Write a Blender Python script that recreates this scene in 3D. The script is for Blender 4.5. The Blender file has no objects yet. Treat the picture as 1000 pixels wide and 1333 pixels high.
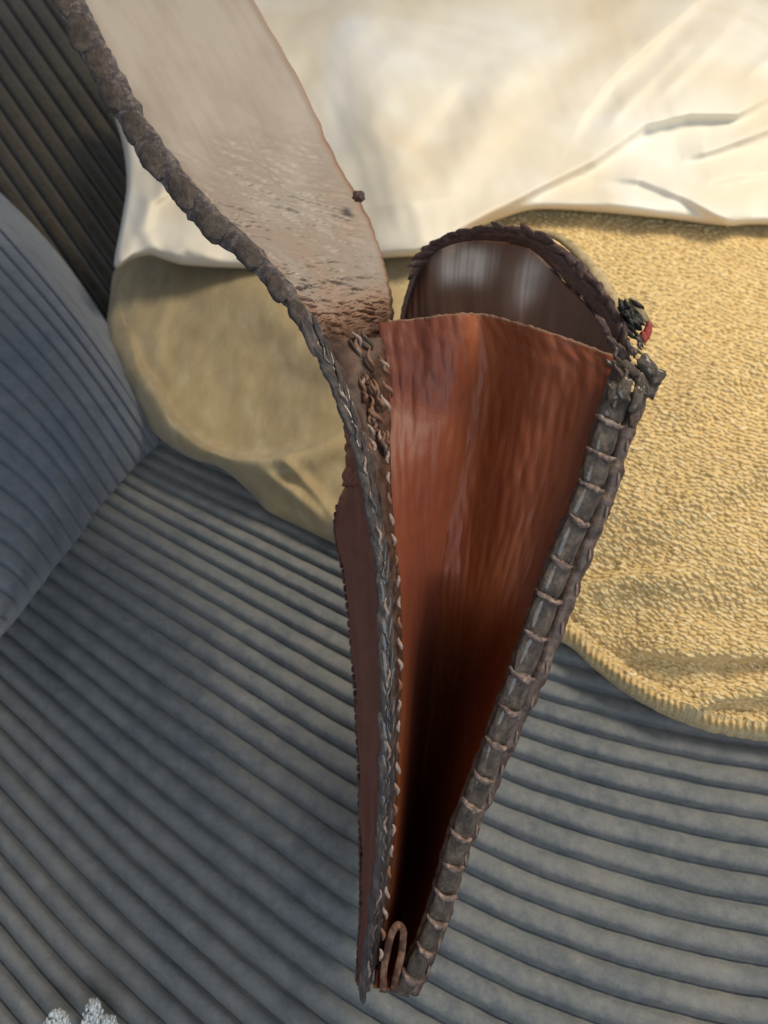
import bpy, bmesh, math, random
import numpy as np
from math import sin, cos, pi, exp, radians
from mathutils import Vector, Matrix, noise
random.seed(7)
scene = bpy.context.scene
col = scene.collection

# ------------------------------------------------------------------ camera
H, PITCH, FPX = 0.5, radians(35), 1000.0
CAM = Vector((0, 0, H))
FW = Vector((0, sin(PITCH), -cos(PITCH)))
RT = Vector((1, 0, 0))
DN = Vector((0, -cos(PITCH), -sin(PITCH)))
cd = bpy.data.cameras.new('camera')
cam = bpy.data.objects.new('camera', cd); col.objects.link(cam)
cam.location = CAM
cam.rotation_euler = (PITCH, 0, 0)
cd.sensor_fit = 'VERTICAL'; cd.sensor_height = 36
cd.lens = 36 * FPX / 1333
cd.clip_start = 0.02; cd.clip_end = 50
cd.dof.use_dof = True; cd.dof.focus_distance = 0.33; cd.dof.aperture_fstop = 12
scene.camera = cam

# ------------------------------------------------------------------ light
w = bpy.data.worlds.new("World"); scene.world = w; w.use_nodes = True
bg = w.node_tree.nodes['Background']
bg.inputs[0].default_value = (0.80, 0.86, 1.0, 1); bg.inputs[1].default_value = 0.30
scene.view_settings.view_transform = 'Standard'
scene.view_settings.look = 'None'
scene.view_settings.gamma = 1
scene.view_settings.exposure = 0.0

def area(name, loc, target, size, power, color):
    l = bpy.data.lights.new(name, 'AREA'); l.energy = power; l.color = color
    l.shape = 'DISK'; l.size = size
    o = bpy.data.objects.new(name, l); col.objects.link(o)
    o.location = loc
    o.rotation_euler = (Vector(target) - Vector(loc)).to_track_quat('-Z', 'Y').to_euler()
    return o
area('ceiling_lamp', (0.60, 0.62, 1.05), (0.08, 0.35, 0.05), 0.42, 11.5, (1.0, 0.87, 0.68))
area('window_light', (0.22, -0.52, 0.86), (0.06, 0.08, 0.0), 0.5, 3.6, (0.74, 0.86, 1.0))

# ------------------------------------------------------------------ projection helpers
def ray(px, py):
    return FW + RT * ((px - 500) / FPX) + DN * ((py - 666.5) / FPX)
def P(px, py, d):
    return CAM + ray(px, py) * d
def S(px, py, z=0.0):
    r = ray(px, py)
    return CAM + r * ((z - H) / r.z)

def cr(pts, u):
    """Catmull-Rom through tuples, u in 0..1, uniform knots"""
    n = len(pts) - 1
    x = min(max(u, 0), 1) * n
    i = min(int(x), n - 1); f = x - i
    p1, p2 = pts[i], pts[i + 1]
    p0 = pts[i - 1] if i > 0 else tuple(2 * a - b for a, b in zip(p1, p2))
    p3 = pts[i + 2] if i + 2 <= n else tuple(2 * b - a for a, b in zip(p1, p2))
    return tuple(0.5 * (2 * b + (c - a) * f + (2 * a - 5 * b + 4 * c - d) * f * f + (-a + 3 * b - 3 * c + d) * f ** 3)
                 for a, b, c, d in zip(p0, p1, p2, p3))
class Path:
    """arc-length parametrised smooth path over tuples"""
    def __init__(s, pts, n=400):
        s.q = [cr(pts, i / n) for i in range(n + 1)]
        s.L = [0]
        for a, b in zip(s.q, s.q[1:]):
            s.L.append(s.L[-1] + math.dist(a[:2], b[:2]))
        s.len = s.L[-1]
    def __call__(s, u):
        t = min(max(u, 0), 1) * s.len
        lo, hi = 0, len(s.L) - 1
        while hi - lo > 1:
            m = (lo + hi) // 2
            if s.L[m] <= t: lo = m
            else: hi = m
        f = (t - s.L[lo]) / max(1e-9, s.L[hi] - s.L[lo])
        return tuple(a + (b - a) * f for a, b in zip(s.q[lo], s.q[hi]))
def interp(tab, x):
    if x <= tab[0][0]: return tab[0][1]
    for (a, b), (c, d) in zip(tab, tab[1:]):
        if x <= c:
            return b + (d - b) * (x - a) / (c - a)
    return tab[-1][1]
def smooth(a, b, x):
    t = min(max((x - a) / (b - a), 0), 1)
    return t * t * (3 - 2 * t)
def sdist(px, py, poly):
    """signed distance to polyline and position along it (0..1)"""
    best = 1e9; sg = 1; at = 0; L = len(poly) - 1
    for i in range(L):
        ax, ay = poly[i]; bx, by = poly[i + 1]
        dx, dy = bx - ax, by - ay
        t = ((px - ax) * dx + (py - ay) * dy) / (dx * dx + dy * dy)
        tc = min(max(t, 0), 1)
        ex, ey = px - ax - dx * tc, py - ay - dy * tc
        d = math.hypot(ex, ey)
        if d < best:
            best = d; sg = 1 if dx * ey - dy * ex > 0 else -1; at = (i + tc) / L
    return best * sg, at
def ns(x, y, z=0, s=1.0):
    return noise.noise(Vector((x * s, y * s, z)))

# ------------------------------------------------------------------ materials
def mat(name):
    m = bpy.data.materials.new(name); m.use_nodes = True
    nt = m.node_tree; b = nt.nodes['Principled BSDF']
    return m, nt, b
def N(nt, t, **k):
    n = nt.nodes.new(t)
    for a, v in k.items():
        if a in n.inputs.keys(): n.inputs[a].default_value = v
        else: setattr(n, a, v)
    return n
def ramp(nt, fac, stops):
    r = nt.nodes.new('ShaderNodeValToRGB')
    e = r.color_ramp.elements
    while len(e) < len(stops): e.new(0.5)
    for q, (p, c) in zip(e, stops):
        q.position = p; q.color = (*c, 1)
    nt.links.new(fac, r.inputs[0]); return r.outputs[0]
def mapped(nt, scale=(1, 1, 1), rot=(0, 0, 0), src='Object'):
    tc = nt.nodes.new('ShaderNodeTexCoord')
    mp = nt.nodes.new('ShaderNodeMapping')
    mp.inputs['Scale'].default_value = scale; mp.inputs['Rotation'].default_value = rot
    nt.links.new(tc.outputs[src], mp.inputs[0]); return mp.outputs[0]
def noi(nt, vec, scale, detail=4, rough=0.6, dist=0.0):
    n = nt.nodes.new('ShaderNodeTexNoise')
    n.inputs['Scale'].default_value = scale; n.inputs['Detail'].default_value = detail
    n.inputs['Roughness'].default_value = rough; n.inputs['Distortion'].default_value = dist
    nt.links.new(vec, n.inputs['Vector']); return n.outputs['Fac']
def bump(nt, b, h, strength, dist=0.001, prev=None):
    n = nt.nodes.new('ShaderNodeBump'); n.inputs['Strength'].default_value = strength
    n.inputs['Distance'].default_value = dist
    nt.links.new(h, n.inputs['Height'])
    if prev: nt.links.new(prev, n.inputs['Normal'])
    nt.links.new(n.outputs[0], b.inputs['Normal']); return n.outputs[0]
def mixc(nt, fac, a, b, mode='MIX'):
    n = nt.nodes.new('ShaderNodeMix'); n.data_type = 'RGBA'; n.blend_type = mode
    for s, v in ((0, fac), (6, a), (7, b)):
        if isinstance(v, (int, float)): n.inputs[s].default_value = v
        elif isinstance(v, tuple): n.inputs[s].default_value = (*v, 1)
        else: nt.links.new(v, n.inputs[s])
    return n.outputs[2]

def corduroy(name, c0, c1, c2):
    m, nt, b = mat(name)
    v = mapped(nt)
    big = noi(nt, v, 9, 3, 0.6, 0.5)
    c = ramp(nt, big, [(0.32, c0), (0.52, c1), (0.7, c2)])
    nap = noi(nt, v, 75, 6, 0.75)
    c = mixc(nt, ramp_f(nt, nap, 0.38, 0.72), c, tuple(x * 1.5 for x in c2))
    c = mixc(nt, ramp_f(nt, noi(nt, v, 38, 5, 0.75, 1.0), 0.5, 0.85), c, tuple(x * .7 for x in c0))
    nt.links.new(c, b.inputs['Base Color'])
    b.inputs['Roughness'].default_value = 0.85
    b.inputs['Specular IOR Level'].default_value = 0.15
    b.inputs['Sheen Weight'].default_value = 0.35
    b.inputs['Sheen Roughness'].default_value = 0.4
    p = bump(nt, b, noi(nt, v, 420, 3, 0.7), 0.5, 0.0012)
    bump(nt, b, noi(nt, v, 90, 4, 0.7), 0.35, 0.003, p)
    return m
def ramp_f(nt, fac, a, b_):
    n = nt.nodes.new('ShaderNodeMapRange')
    n.inputs['From Min'].default_value = a; n.inputs['From Max'].default_value = b_
    n.inputs['To Max'].default_value = 0.55
    nt.links.new(fac, n.inputs[0]); return n.outputs[0]

M_cord = corduroy('grey_corduroy', (0.115, 0.132, 0.142), (0.165, 0.174, 0.172), (0.215, 0.210, 0.19))
M_cordblue = corduroy('blue_grey_corduroy', (0.135, 0.158, 0.19), (0.16, 0.178, 0.20), (0.18, 0.187, 0.195))
M_cordshade = corduroy('shaded_corduroy', (0.034, 0.025, 0.014), (0.048, 0.036, 0.020), (0.065, 0.050, 0.028))  # back cushion's shade put into a darker brown copy of the fabric

def m_towel():
    global TOWEL_MIX
    m, nt, b = mat('yellow_towelling')
    v0 = mapped(nt, (1, 1, 1), (0, 0, radians(33)))
    nz = nt.nodes.new('ShaderNodeTexNoise'); nz.inputs['Scale'].default_value = 55; nt.links.new(v0, nz.inputs['Vector'])
    ad = nt.nodes.new('ShaderNodeVectorMath'); ad.operation = 'MULTIPLY_ADD'
    ad.inputs[1].default_value = (.012, .012, .012)
    nt.links.new(nz.outputs['Color'], ad.inputs[0]); nt.links.new(v0, ad.inputs[2])
    ms = nt.nodes.new('ShaderNodeVectorMath'); ms.operation = 'MULTIPLY'; ms.inputs[1].default_value = (.5, 1.15, .8)
    nt.links.new(ad.outputs[0], ms.inputs[0])
    vo = nt.nodes.new('ShaderNodeTexVoronoi'); vo.inputs['Scale'].default_value = 300; vo.feature = 'SMOOTH_F1'; vo.inputs['Smoothness'].default_value = .35
    nt.links.new(ms.outputs[0], vo.inputs['Vector'])
    lo = vo.outputs['Distance']
    c = ramp(nt, lo, [(0.0, (0.92, 0.74, 0.42)), (0.3, (0.80, 0.61, 0.30)), (0.65, (0.66, 0.47, 0.20))])
    pat = noi(nt, mapped(nt), 14, 4, 0.6)
    c = mixc(nt, ramp_f(nt, pat, 0.4, 0.75), c, (0.52, 0.37, 0.17))
    at = nt.nodes.new('ShaderNodeAttribute'); at.attribute_name = 'wear_light_tone'
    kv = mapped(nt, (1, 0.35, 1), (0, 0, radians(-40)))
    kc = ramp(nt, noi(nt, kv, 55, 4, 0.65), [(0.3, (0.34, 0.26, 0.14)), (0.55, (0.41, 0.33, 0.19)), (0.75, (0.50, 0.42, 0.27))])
    c = mixc(nt, at.outputs['Fac'], kc, c)  # left lobe turns khaki: the flap's shade painted into the cloth colour
    nt.links.new(c, b.inputs['Base Color'])
    b.inputs['Roughness'].default_value = 0.9
    b.inputs['Specular IOR Level'].default_value = 0.03
    b.inputs['Sheen Weight'].default_value = 0.2
    inv = nt.nodes.new('ShaderNodeMath'); inv.operation = 'SUBTRACT'; inv.inputs[0].default_value = 1
    nt.links.new(lo, inv.inputs[1])
    mh = nt.nodes.new('ShaderNodeMath'); mh.operation = 'MULTIPLY'
    nt.links.new(inv.outputs[0], mh.inputs[0]); nt.links.new(at.outputs['Fac'], mh.inputs[1])
    p = bump(nt, b, mh.outputs[0], 0.35, 0.003)
    bump(nt, b, noi(nt, mapped(nt), 500, 3), 0.3, 0.001, p)
    return m
M_towel = m_towel()
def m_knit():
    m, nt, b = mat('khaki_jersey')
    v = mapped(nt, (1, 0.35, 1), (0, 0, radians(40)))
    c = ramp(nt, noi(nt, v, 45, 4, 0.65), [(0.3, (0.33, 0.25, 0.12)), (0.55, (0.42, 0.34, 0.18)), (0.75, (0.50, 0.43, 0.26))])
    nt.links.new(c, b.inputs['Base Color'])
    b.inputs['Roughness'].default_value = 0.9; b.inputs['Specular IOR Level'].default_value = 0.1
    b.inputs['Sheen Weight'].default_value = 0.25
    p = bump(nt, b, noi(nt, v, 160, 4, 0.7), 0.35, 0.002)
    bump(nt, b, noi(nt, mapped(nt), 600, 3), 0.3, 0.0008, p)
    return m
def m_cream():
    m, nt, b = mat('cream_satin')
    v = mapped(nt)
    c = ramp(nt, noi(nt, v, 6, 3, 0.5, 0.6), [(0.3, (0.73, 0.63, 0.46)), (0.5, (0.79, 0.735, 0.60)), (0.7, (0.87, 0.86, 0.80))])
    nt.links.new(c, b.inputs['Base Color'])
    b.inputs['Roughness'].default_value = 0.5
    b.inputs['Specular IOR Level'].default_value = 0.45
    b.inputs['Sheen Weight'].default_value = 0.15
    p = bump(nt, b, noi(nt, v, 18, 3, 0.5), 0.25, 0.006)
    p = bump(nt, b, noi(nt, mapped(nt, (1, .15, 1)), 1500, 2), 0.12, 0.0004, p)
    bump(nt, b, noi(nt, mapped(nt, (.15, 1, 1)), 1500, 2), 0.12, 0.0004, p)
    return m
M_cream = m_cream()
def m_leather(name, stops, rough=0.42, streak=(90, 6), coat=0.0, spec=0.5, b1=0.35):
    """UV based: u across, v along"""
    m, nt, b = mat(name)
    v = mapped(nt, (1, 1, 1), src='UV')
    vs = mapped(nt, (streak[0], streak[1], 1), src='UV')
    st = noi(nt, vs, 1.0, 5, 0.65, 0.3)
    bl = noi(nt, v, 3.5, 4, 0.6, 0.4)
    mx = nt.nodes.new('ShaderNodeMath'); mx.operation = 'MULTIPLY_ADD'
    mx.inputs[1].default_value = 0.55
    m2 = nt.nodes.new('ShaderNodeMath'); m2.operation = 'MULTIPLY'; m2.inputs[1].default_value = 0.45
    nt.links.new(bl, m2.inputs[0]); nt.links.new(st, mx.inputs[0]); nt.links.new(m2.outputs[0], mx.inputs[2])
    c = ramp(nt, mx.outputs[0], stops)
    nt.links.new(c, b.inputs['Base Color'])
    rr = nt.nodes.new('ShaderNodeMapRange'); rr.inputs['To Min'].default_value = rough - 0.1; rr.inputs['To Max'].default_value = rough + 0.2
    nt.links.new(st, rr.inputs[0]); nt.links.new(rr.outputs[0], b.inputs['Roughness'])
    b.inputs['Specular IOR Level'].default_value = spec
    b.inputs['Coat Weight'].default_value = coat; b.inputs['Coat Roughness'].default_value = 0.25
    p = bump(nt, b, st, b1, 0.0012)
    g = noi(nt, mapped(nt), 900, 3, 0.7)
    bump(nt, b, g, 0.35, 0.0004, p)
    return m, nt, b
def gusset_extra(m, nt, b):
    at = nt.nodes.new('ShaderNodeAttribute'); at.attribute_name = 'wear_light_tone'
    src = b.inputs['Base Color'].links[0].from_socket
    n1 = noi(nt, mapped(nt, (90, 9, 1), src='UV'), 1.0, 6, 0.8, .9)
    sc = ramp(nt, n1, [(0.54, (0, 0, 0)), (0.72, (.45, .45, .45))])
    c = mixc(nt, sc, src, (0.42, 0.17, 0.085))
    c = mixc(nt, at.outputs['Fac'], c, (0.115, 0.034, 0.026))  # leather mixed darker towards the left side
    nt.links.new(c, b.inputs['Base Color']); return m
M_gusset = m_leather('rust_leather', [(0.28, (0.16, 0.034, 0.011)), (0.45, (0.21, 0.048, 0.014)), (0.56, (0.26, 0.066, 0.019)), (0.72, (0.33, 0.100, 0.032))], 0.46, (3.5, 2.0), spec=0.34, b1=0.10)
M_gusset = gusset_extra(*M_gusset)
M_outer = m_leather('oxblood_leather', [(0.3, (0.14, 0.036, 0.020)), (0.5, (0.22, 0.062, 0.034)), (0.7, (0.32, 0.11, 0.062))], 0.45, (6, 20))[0]
M_inner = m_leather('brown_lining_leather', [(0.3, (0.06, 0.024, 0.011)), (0.5, (0.125, 0.052, 0.027)), (0.7, (0.22, 0.11, 0.065))], 0.40, (14, 1.0), 0.1, b1=0.1)
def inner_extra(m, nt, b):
    at = nt.nodes.new('ShaderNodeAttribute'); at.attribute_name = 'wear_light_tone'
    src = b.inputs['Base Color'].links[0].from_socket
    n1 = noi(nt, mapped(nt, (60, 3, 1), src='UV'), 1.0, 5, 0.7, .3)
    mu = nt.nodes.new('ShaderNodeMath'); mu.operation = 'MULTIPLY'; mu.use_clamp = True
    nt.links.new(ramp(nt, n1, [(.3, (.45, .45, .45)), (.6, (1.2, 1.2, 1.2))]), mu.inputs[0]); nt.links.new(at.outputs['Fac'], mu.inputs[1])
    nt.links.new(mixc(nt, mu.outputs[0], src, (0.62, 0.55, 0.48)), b.inputs['Base Color']); return m  # pale patches are sheen highlights painted into the lining colour
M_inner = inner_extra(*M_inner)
M_rim = m_leather('dark_rim_leather', [(0.3, (0.035, 0.015, 0.012)), (0.5, (0.08, 0.04, 0.033)), (0.75, (0.22, 0.13, 0.11))], 0.42, (60, 8))[0]
M_strip = m_leather('umber_seam_leather', [(0.3, (0.025, 0.011, 0.007)), (0.5, (0.06, 0.028, 0.017)), (0.75, (0.20, 0.10, 0.06))], 0.5, (4, 60), spec=.3)[0]
M_copper = m_leather('burnished_tan_leather', [(0.3, (0.08, 0.03, 0.014)), (0.5, (0.19, 0.085, 0.042)), (0.72, (0.48, 0.28, 0.17))], 0.35, (10, 10))[0]

def m_flap():
    m, nt, b = mat('pale_worn_leather')
    at = nt.nodes.new('ShaderNodeAttribute'); at.attribute_name = 'wear_light_tone'
    vs = mapped(nt, (9, 30, 1), (0, 0, radians(12)), 'UV')
    st = noi(nt, vs, 1.0, 6, 0.65, 0.6)
    vl = mapped(nt, (26, 4, 1), (0, 0, radians(-6)), 'UV')
    sl = noi(nt, vl, 1.0, 5, 0.6, 0.3)
    sm = nt.nodes.new('ShaderNodeMath'); sm.operation = 'MULTIPLY_ADD'; sm.inputs[1].default_value = 0.25
    nt.links.new(st, sm.inputs[0]); nt.links.new(at.outputs['Fac'], sm.inputs[2])
    s2 = nt.nodes.new('ShaderNodeMath'); s2.operation = 'MULTIPLY_ADD'; s2.inputs[1].default_value = 0.25
    nt.links.new(sl, s2.inputs[0]); nt.links.new(sm.outputs[0], s2.inputs[2])
    s3 = nt.nodes.new('ShaderNodeMath'); s3.operation = 'SUBTRACT'; s3.inputs[1].default_value = 0.3
    nt.links.new(s2.outputs[0], s3.inputs[0])
    c = ramp(nt, s3.outputs[0], [(0.0, (0.36, 0.32, 0.265)), (0.22, (0.28, 0.235, 0.19)), (0.42, (0.30, 0.21, 0.155)), (0.6, (0.24, 0.14, 0.09)), (0.78, (0.11, 0.055, 0.033)), (1.0, (0.04, 0.02, 0.015))])
    nt.links.new(c, b.inputs['Base Color'])
    b.inputs['Roughness'].default_value = 0.50
    b.inputs['Specular IOR Level'].default_value = 0.5
    p = bump(nt, b, st, 0.25, 0.0016)
    bump(nt, b, noi(nt, mapped(nt), 700, 4, 0.7), 0.35, 0.0006, p)
    return m
M_flap = m_flap()
SPEC = {}
def m_lump(base):
    # the same stuff for small pieces whose mesh is a unit shape: texture scaled to the piece, varied from piece to piece
    name, stops, rough, coat = SPEC[base.name]
    m, nt, b = mat(name + '_piece')
    v = mapped(nt, (1, .8, .8)); oi = nt.nodes.new('ShaderNodeObjectInfo')
    mw = nt.nodes.new('ShaderNodeMath'); mw.operation = 'MULTIPLY'; mw.inputs[1].default_value = 37
    nt.links.new(oi.outputs['Random'], mw.inputs[0])
    def n4(sc, de, ro):
        n = nt.nodes.new('ShaderNodeTexNoise'); n.noise_dimensions = '4D'
        n.inputs['Scale'].default_value = sc; n.inputs['Detail'].default_value = de; n.inputs['Roughness'].default_value = ro
        n.inputs['Distortion'].default_value = .6
        nt.links.new(v, n.inputs['Vector']); nt.links.new(mw.outputs[0], n.inputs['W']); return n.outputs['Fac']
    a = n4(1.3, 6, .7)
    c = ramp(nt, a, [(stops[0][0] + .04, stops[0][1])] + [(p, q) for p, q in stops[1:]])
    nt.links.new(c, b.inputs['Base Color'])
    b.inputs['Roughness'].default_value = rough; b.inputs['Coat Weight'].default_value = coat
    bn = nt.nodes.new('ShaderNodeBump'); bn.inputs['Strength'].default_value = .9; bn.inputs['Distance'].default_value = .0012
    nt.links.new(n4(3.5, 6, .75), bn.inputs['Height']); nt.links.new(bn.outputs[0], b.inputs['Normal'])
    return m
_pm = {}
def m_simple(name, stops, rough, scale=250, bs=0.5, coat=0.0, metal=0.0):
    SPEC[name] = (name, stops, rough, coat)
    m, nt, b = mat(name)
    v = mapped(nt)
    c = ramp(nt, noi(nt, v, scale, 4, 0.65), stops)
    nt.links.new(c, b.inputs['Base Color'])
    b.inputs['Roughness'].default_value = rough; b.inputs['Coat Weight'].default_value = coat
    b.inputs['Metallic'].default_value = metal
    bump(nt, b, noi(nt, v, scale * 2.5, 4, 0.7), bs, 0.0008)
    return m
M_lace = m_simple('charcoal_lace', [(0.3, (0.026, 0.017, 0.011)), (0.47, (0.075, 0.054, 0.036)), (0.68, (0.21, 0.155, 0.105))], 0.36, 90, 0.9, 0.4)
M_lacedark = m_simple('dark_waxed_lace', [(0.3, (0.022, 0.018, 0.016)), (0.5, (0.07, 0.054, 0.046)), (0.68, (0.20, 0.15, 0.12))], 0.3, 260, 0.6, 0.5)
M_welt = m_simple('tan_worn_edge', [(0.3, (0.16, 0.10, 0.075)), (0.5, (0.33, 0.23, 0.18)), (0.75, (0.55, 0.42, 0.33))], 0.4, 500, 0.6)
M_bind = m_simple('brown_binding', [(0.3, (0.035, 0.020, 0.014)), (0.5, (0.095, 0.060, 0.043)), (0.7, (0.22, 0.15, 0.11))], 0.45, 160, 0.6)
M_tongue = m_simple('burnished_fold_leather', [(0.3, (0.035, 0.013, 0.008)), (0.5, (0.10, 0.042, 0.022)), (0.68, (0.42, 0.22, 0.12))], 0.35, 90, 0.6)
M_hem = m_simple('pale_hem_yarn', [(0.3, (0.55, 0.42, 0.20)), (0.5, (0.74, 0.60, 0.34)), (0.75, (0.88, 0.76, 0.50))], 0.9, 420, 0.8)
M_loops = m_simple('straw_loop_yarn', [(0.3, (0.66, 0.48, 0.20)), (0.5, (0.82, 0.64, 0.32)), (0.72, (0.95, 0.80, 0.50))], 0.95, 170, 0.8)
M_loop = m_simple('pinkish_brown_edge', [(0.3, (0.07, 0.045, 0.035)), (0.48, (0.15, 0.10, 0.08)), (0.7, (0.42, 0.30, 0.23))], 0.42, 420, 0.7)
M_fuzzy = m_simple('umber_lace', [(0.3, (0.030, 0.021, 0.015)), (0.5, (0.068, 0.050, 0.037)), (0.72, (0.15, 0.115, 0.088))], 0.5, 120, 0.8)
M_black = m_simple('black_leather', [(0.3, (0.006, 0.005, 0.004)), (0.5, (0.012, 0.010, 0.006)), (0.7, (0.03, 0.022, 0.012))], 0.6, 300)
M_red = m_simple('red_paint', [(0.3, (0.35, 0.03, 0.025)), (0.7, (0.55, 0.10, 0.07))], 0.4, 300)
M_ochre = m_simple('ochre_edge', [(0.3, (0.25, 0.17, 0.08)), (0.5, (0.42, 0.32, 0.16)), (0.75, (0.58, 0.48, 0.28))], 0.45, 160)
M_white = m_simple('white_wool', [(0.3, (0.55, 0.60, 0.60)), (0.7, (0.8, 0.84, 0.84))], 0.9, 500)

# ------------------------------------------------------------------ object helpers
def tag(o, label=None, cat=None, group=None, kind=None):
    for k, v in (('label', label), ('category', cat), ('group', group), ('kind', kind)):
        if v: o[k] = v
def thing(name, loc, label, cat):
    o = bpy.data.objects.new(name, None); o.empty_display_size = 0.02
    col.objects.link(o); o.location = loc; tag(o, label, cat); return o
def link(name, me, m, parent=None, matrix=None):
    ms = m if isinstance(m, (list, tuple)) else [m]
    if not me.materials:
        for x in ms: me.materials.append(x)
    o = bpy.data.objects.new(name, me); col.objects.link(o)
    base = Matrix.Identity(4)
    if parent:
        o.parent = parent
        r = parent
        while r:
            base = Matrix.Translation(-r.location) @ base if r.type == 'EMPTY' else base
            r = r.parent
        if parent.type != 'EMPTY' and parent.parent: base = Matrix.Identity(4)
    o.matrix_basis = base @ (matrix or Matrix.Identity(4))
    return o
def grid_mesh(name, nu, nv, fn, uvf=None, attr=None):
    """fn(u,v)->Vector, u across, v along"""
    vs = []; A = []
    for j in range(nv + 1):
        for i in range(nu + 1):
            u, v = i / nu, j / nv
            vs.append(fn(u, v))
            if attr: A.append(attr(u, v))
    fs = [(j * (nu + 1) + i, j * (nu + 1) + i + 1, (j + 1) * (nu + 1) + i + 1, (j + 1) * (nu + 1) + i)
          for j in range(nv) for i in range(nu)]
    me = bpy.data.meshes.new(name); me.from_pydata(vs, [], fs)
    uv = me.uv_layers.new(name='UVMap')
    k = 0
    uvs = [0.0] * (len(fs) * 8)
    for j in range(nv):
        for i in range(nu):
            for (a, b) in ((i, j), (i + 1, j), (i + 1, j + 1), (i, j + 1)):
                uvs[k] = a / nu; uvs[k + 1] = b / nv; k += 2
    uv.data.foreach_set('uv', uvs)
    if attr:
        at = me.attributes.new('wear_light_tone', 'FLOAT', 'POINT'); at.data.foreach_set('value', A)  # real wear on the flap
    me.shade_smooth(); me.update()
    return me
def solid(o, t, offset=-1, mi=None):
    md = o.modifiers.new('thickness', 'SOLIDIFY'); md.thickness = t; md.offset = offset
    if mi is not None:
        md.material_offset = mi; md.material_offset_rim = mi
    return o
def tube_mesh(name, pts, rad, seg=10, flat=1.0, nrm=None, wob=0.0):
    """tube along 3d points; rad number or function of u; flat squashes along the view axis"""
    bm = bmesh.new(); rings = []; n = len(pts)
    for i, p in enumerate(pts):
        a = pts[max(i - 1, 0)]; b = pts[min(i + 1, n - 1)]
        t = (b - a).normalized()
        k = (nrm or FW)
        side = t.cross(k).normalized(); up = side.cross(t).normalized()
        r = rad(i / (n - 1)) if callable(rad) else rad
        ring = []
        for q in range(seg):
            an = 2 * pi * q / seg
            rr = r * (1 + wob * noise.noise(p * 260 + Vector((cos(an), sin(an), 0)) * 1.5))
            ring.append(bm.verts.new(p + side * cos(an) * rr + up * sin(an) * rr * flat))
        rings.append(ring)
    for a, b in zip(rings, rings[1:]):
        for q in range(seg):
            bm.faces.new((a[q], a[(q + 1) % seg], b[(q + 1) % seg], b[q]))
    bm.faces.new(rings[0][::-1]); bm.faces.new(rings[-1])
    bmesh.ops.recalc_face_normals(bm, faces=bm.faces)
    me = bpy.data.meshes.new(name); bm.to_mesh(me); bm.free()
    uv = me.uv_layers.new(name='UVMap'); me.shade_smooth(); return me
def lump_mesh(name, seed, sq=0.6, nu=14, nv=10, amp=0.12):
    """unit superellipsoid, long axis x, width y, thickness z"""
    def f(v, e): return math.copysign(abs(v) ** e, v)
    bm = bmesh.new(); rows = []
    for j in range(1, nv):
        th = pi * j / nv
        row = []
        for i in range(nu):
            ph = 2 * pi * i / nu
            v = Vector((f(cos(th), sq), f(sin(th), sq) * f(cos(ph), 0.8), f(sin(th), sq) * f(sin(ph), 0.8)))
            v *= 1 + amp * noise.noise(v * 1.6 + Vector((seed * 7.3, seed, 0)))
            row.append(bm.verts.new(v))
        rows.append(row)
    a = bm.verts.new((1, 0, 0)); b = bm.verts.new((-1, 0, 0))
    for r, s in zip(rows, rows[1:]):
        for i in range(nu): bm.faces.new((r[i], r[(i + 1) % nu], s[(i + 1) % nu], s[i]))
    for i in range(nu):
        bm.faces.new((a, rows[0][(i + 1) % nu], rows[0][i])); bm.faces.new((b, rows[-1][i], rows[-1][(i + 1) % nu]))
    bmesh.ops.recalc_face_normals(bm, faces=bm.faces)
    me = bpy.data.meshes.new(name); bm.to_mesh(me); bm.free()
    me.uv_layers.new(name='UVMap'); me.shade_smooth(); return me
_lumps = {}
def lump(name, c, along, across, half, m, parent, key='a', seed=0, sq=0.6, amp=0.12):
    if m.name not in SPEC: SPEC[m.name] = (m.name, [(0.3, (0.035, 0.015, 0.012)), (0.5, (0.08, 0.04, 0.033)), (0.72, (0.24, 0.14, 0.12))], .42, .1)
    if m.name not in _pm: _pm[m.name] = m_lump(m)
    m = _pm[m.name]
    k = (key, seed, m.name)
    if k not in _lumps: _lumps[k] = lump_mesh(name, seed, sq, amp=amp)
    x = along.normalized(); z = x.cross(across).normalized(); y = z.cross(x)
    M = Matrix((( x.x * half[0], y.x * half[1], z.x * half[2], c.x),
                ( x.y * half[0], y.y * half[1], z.y * half[2], c.y),
                ( x.z * half[0], y.z * half[1], z.z * half[2], c.z), (0, 0, 0, 1)))
    return link(name, _lumps[k], m, parent, M)

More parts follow.
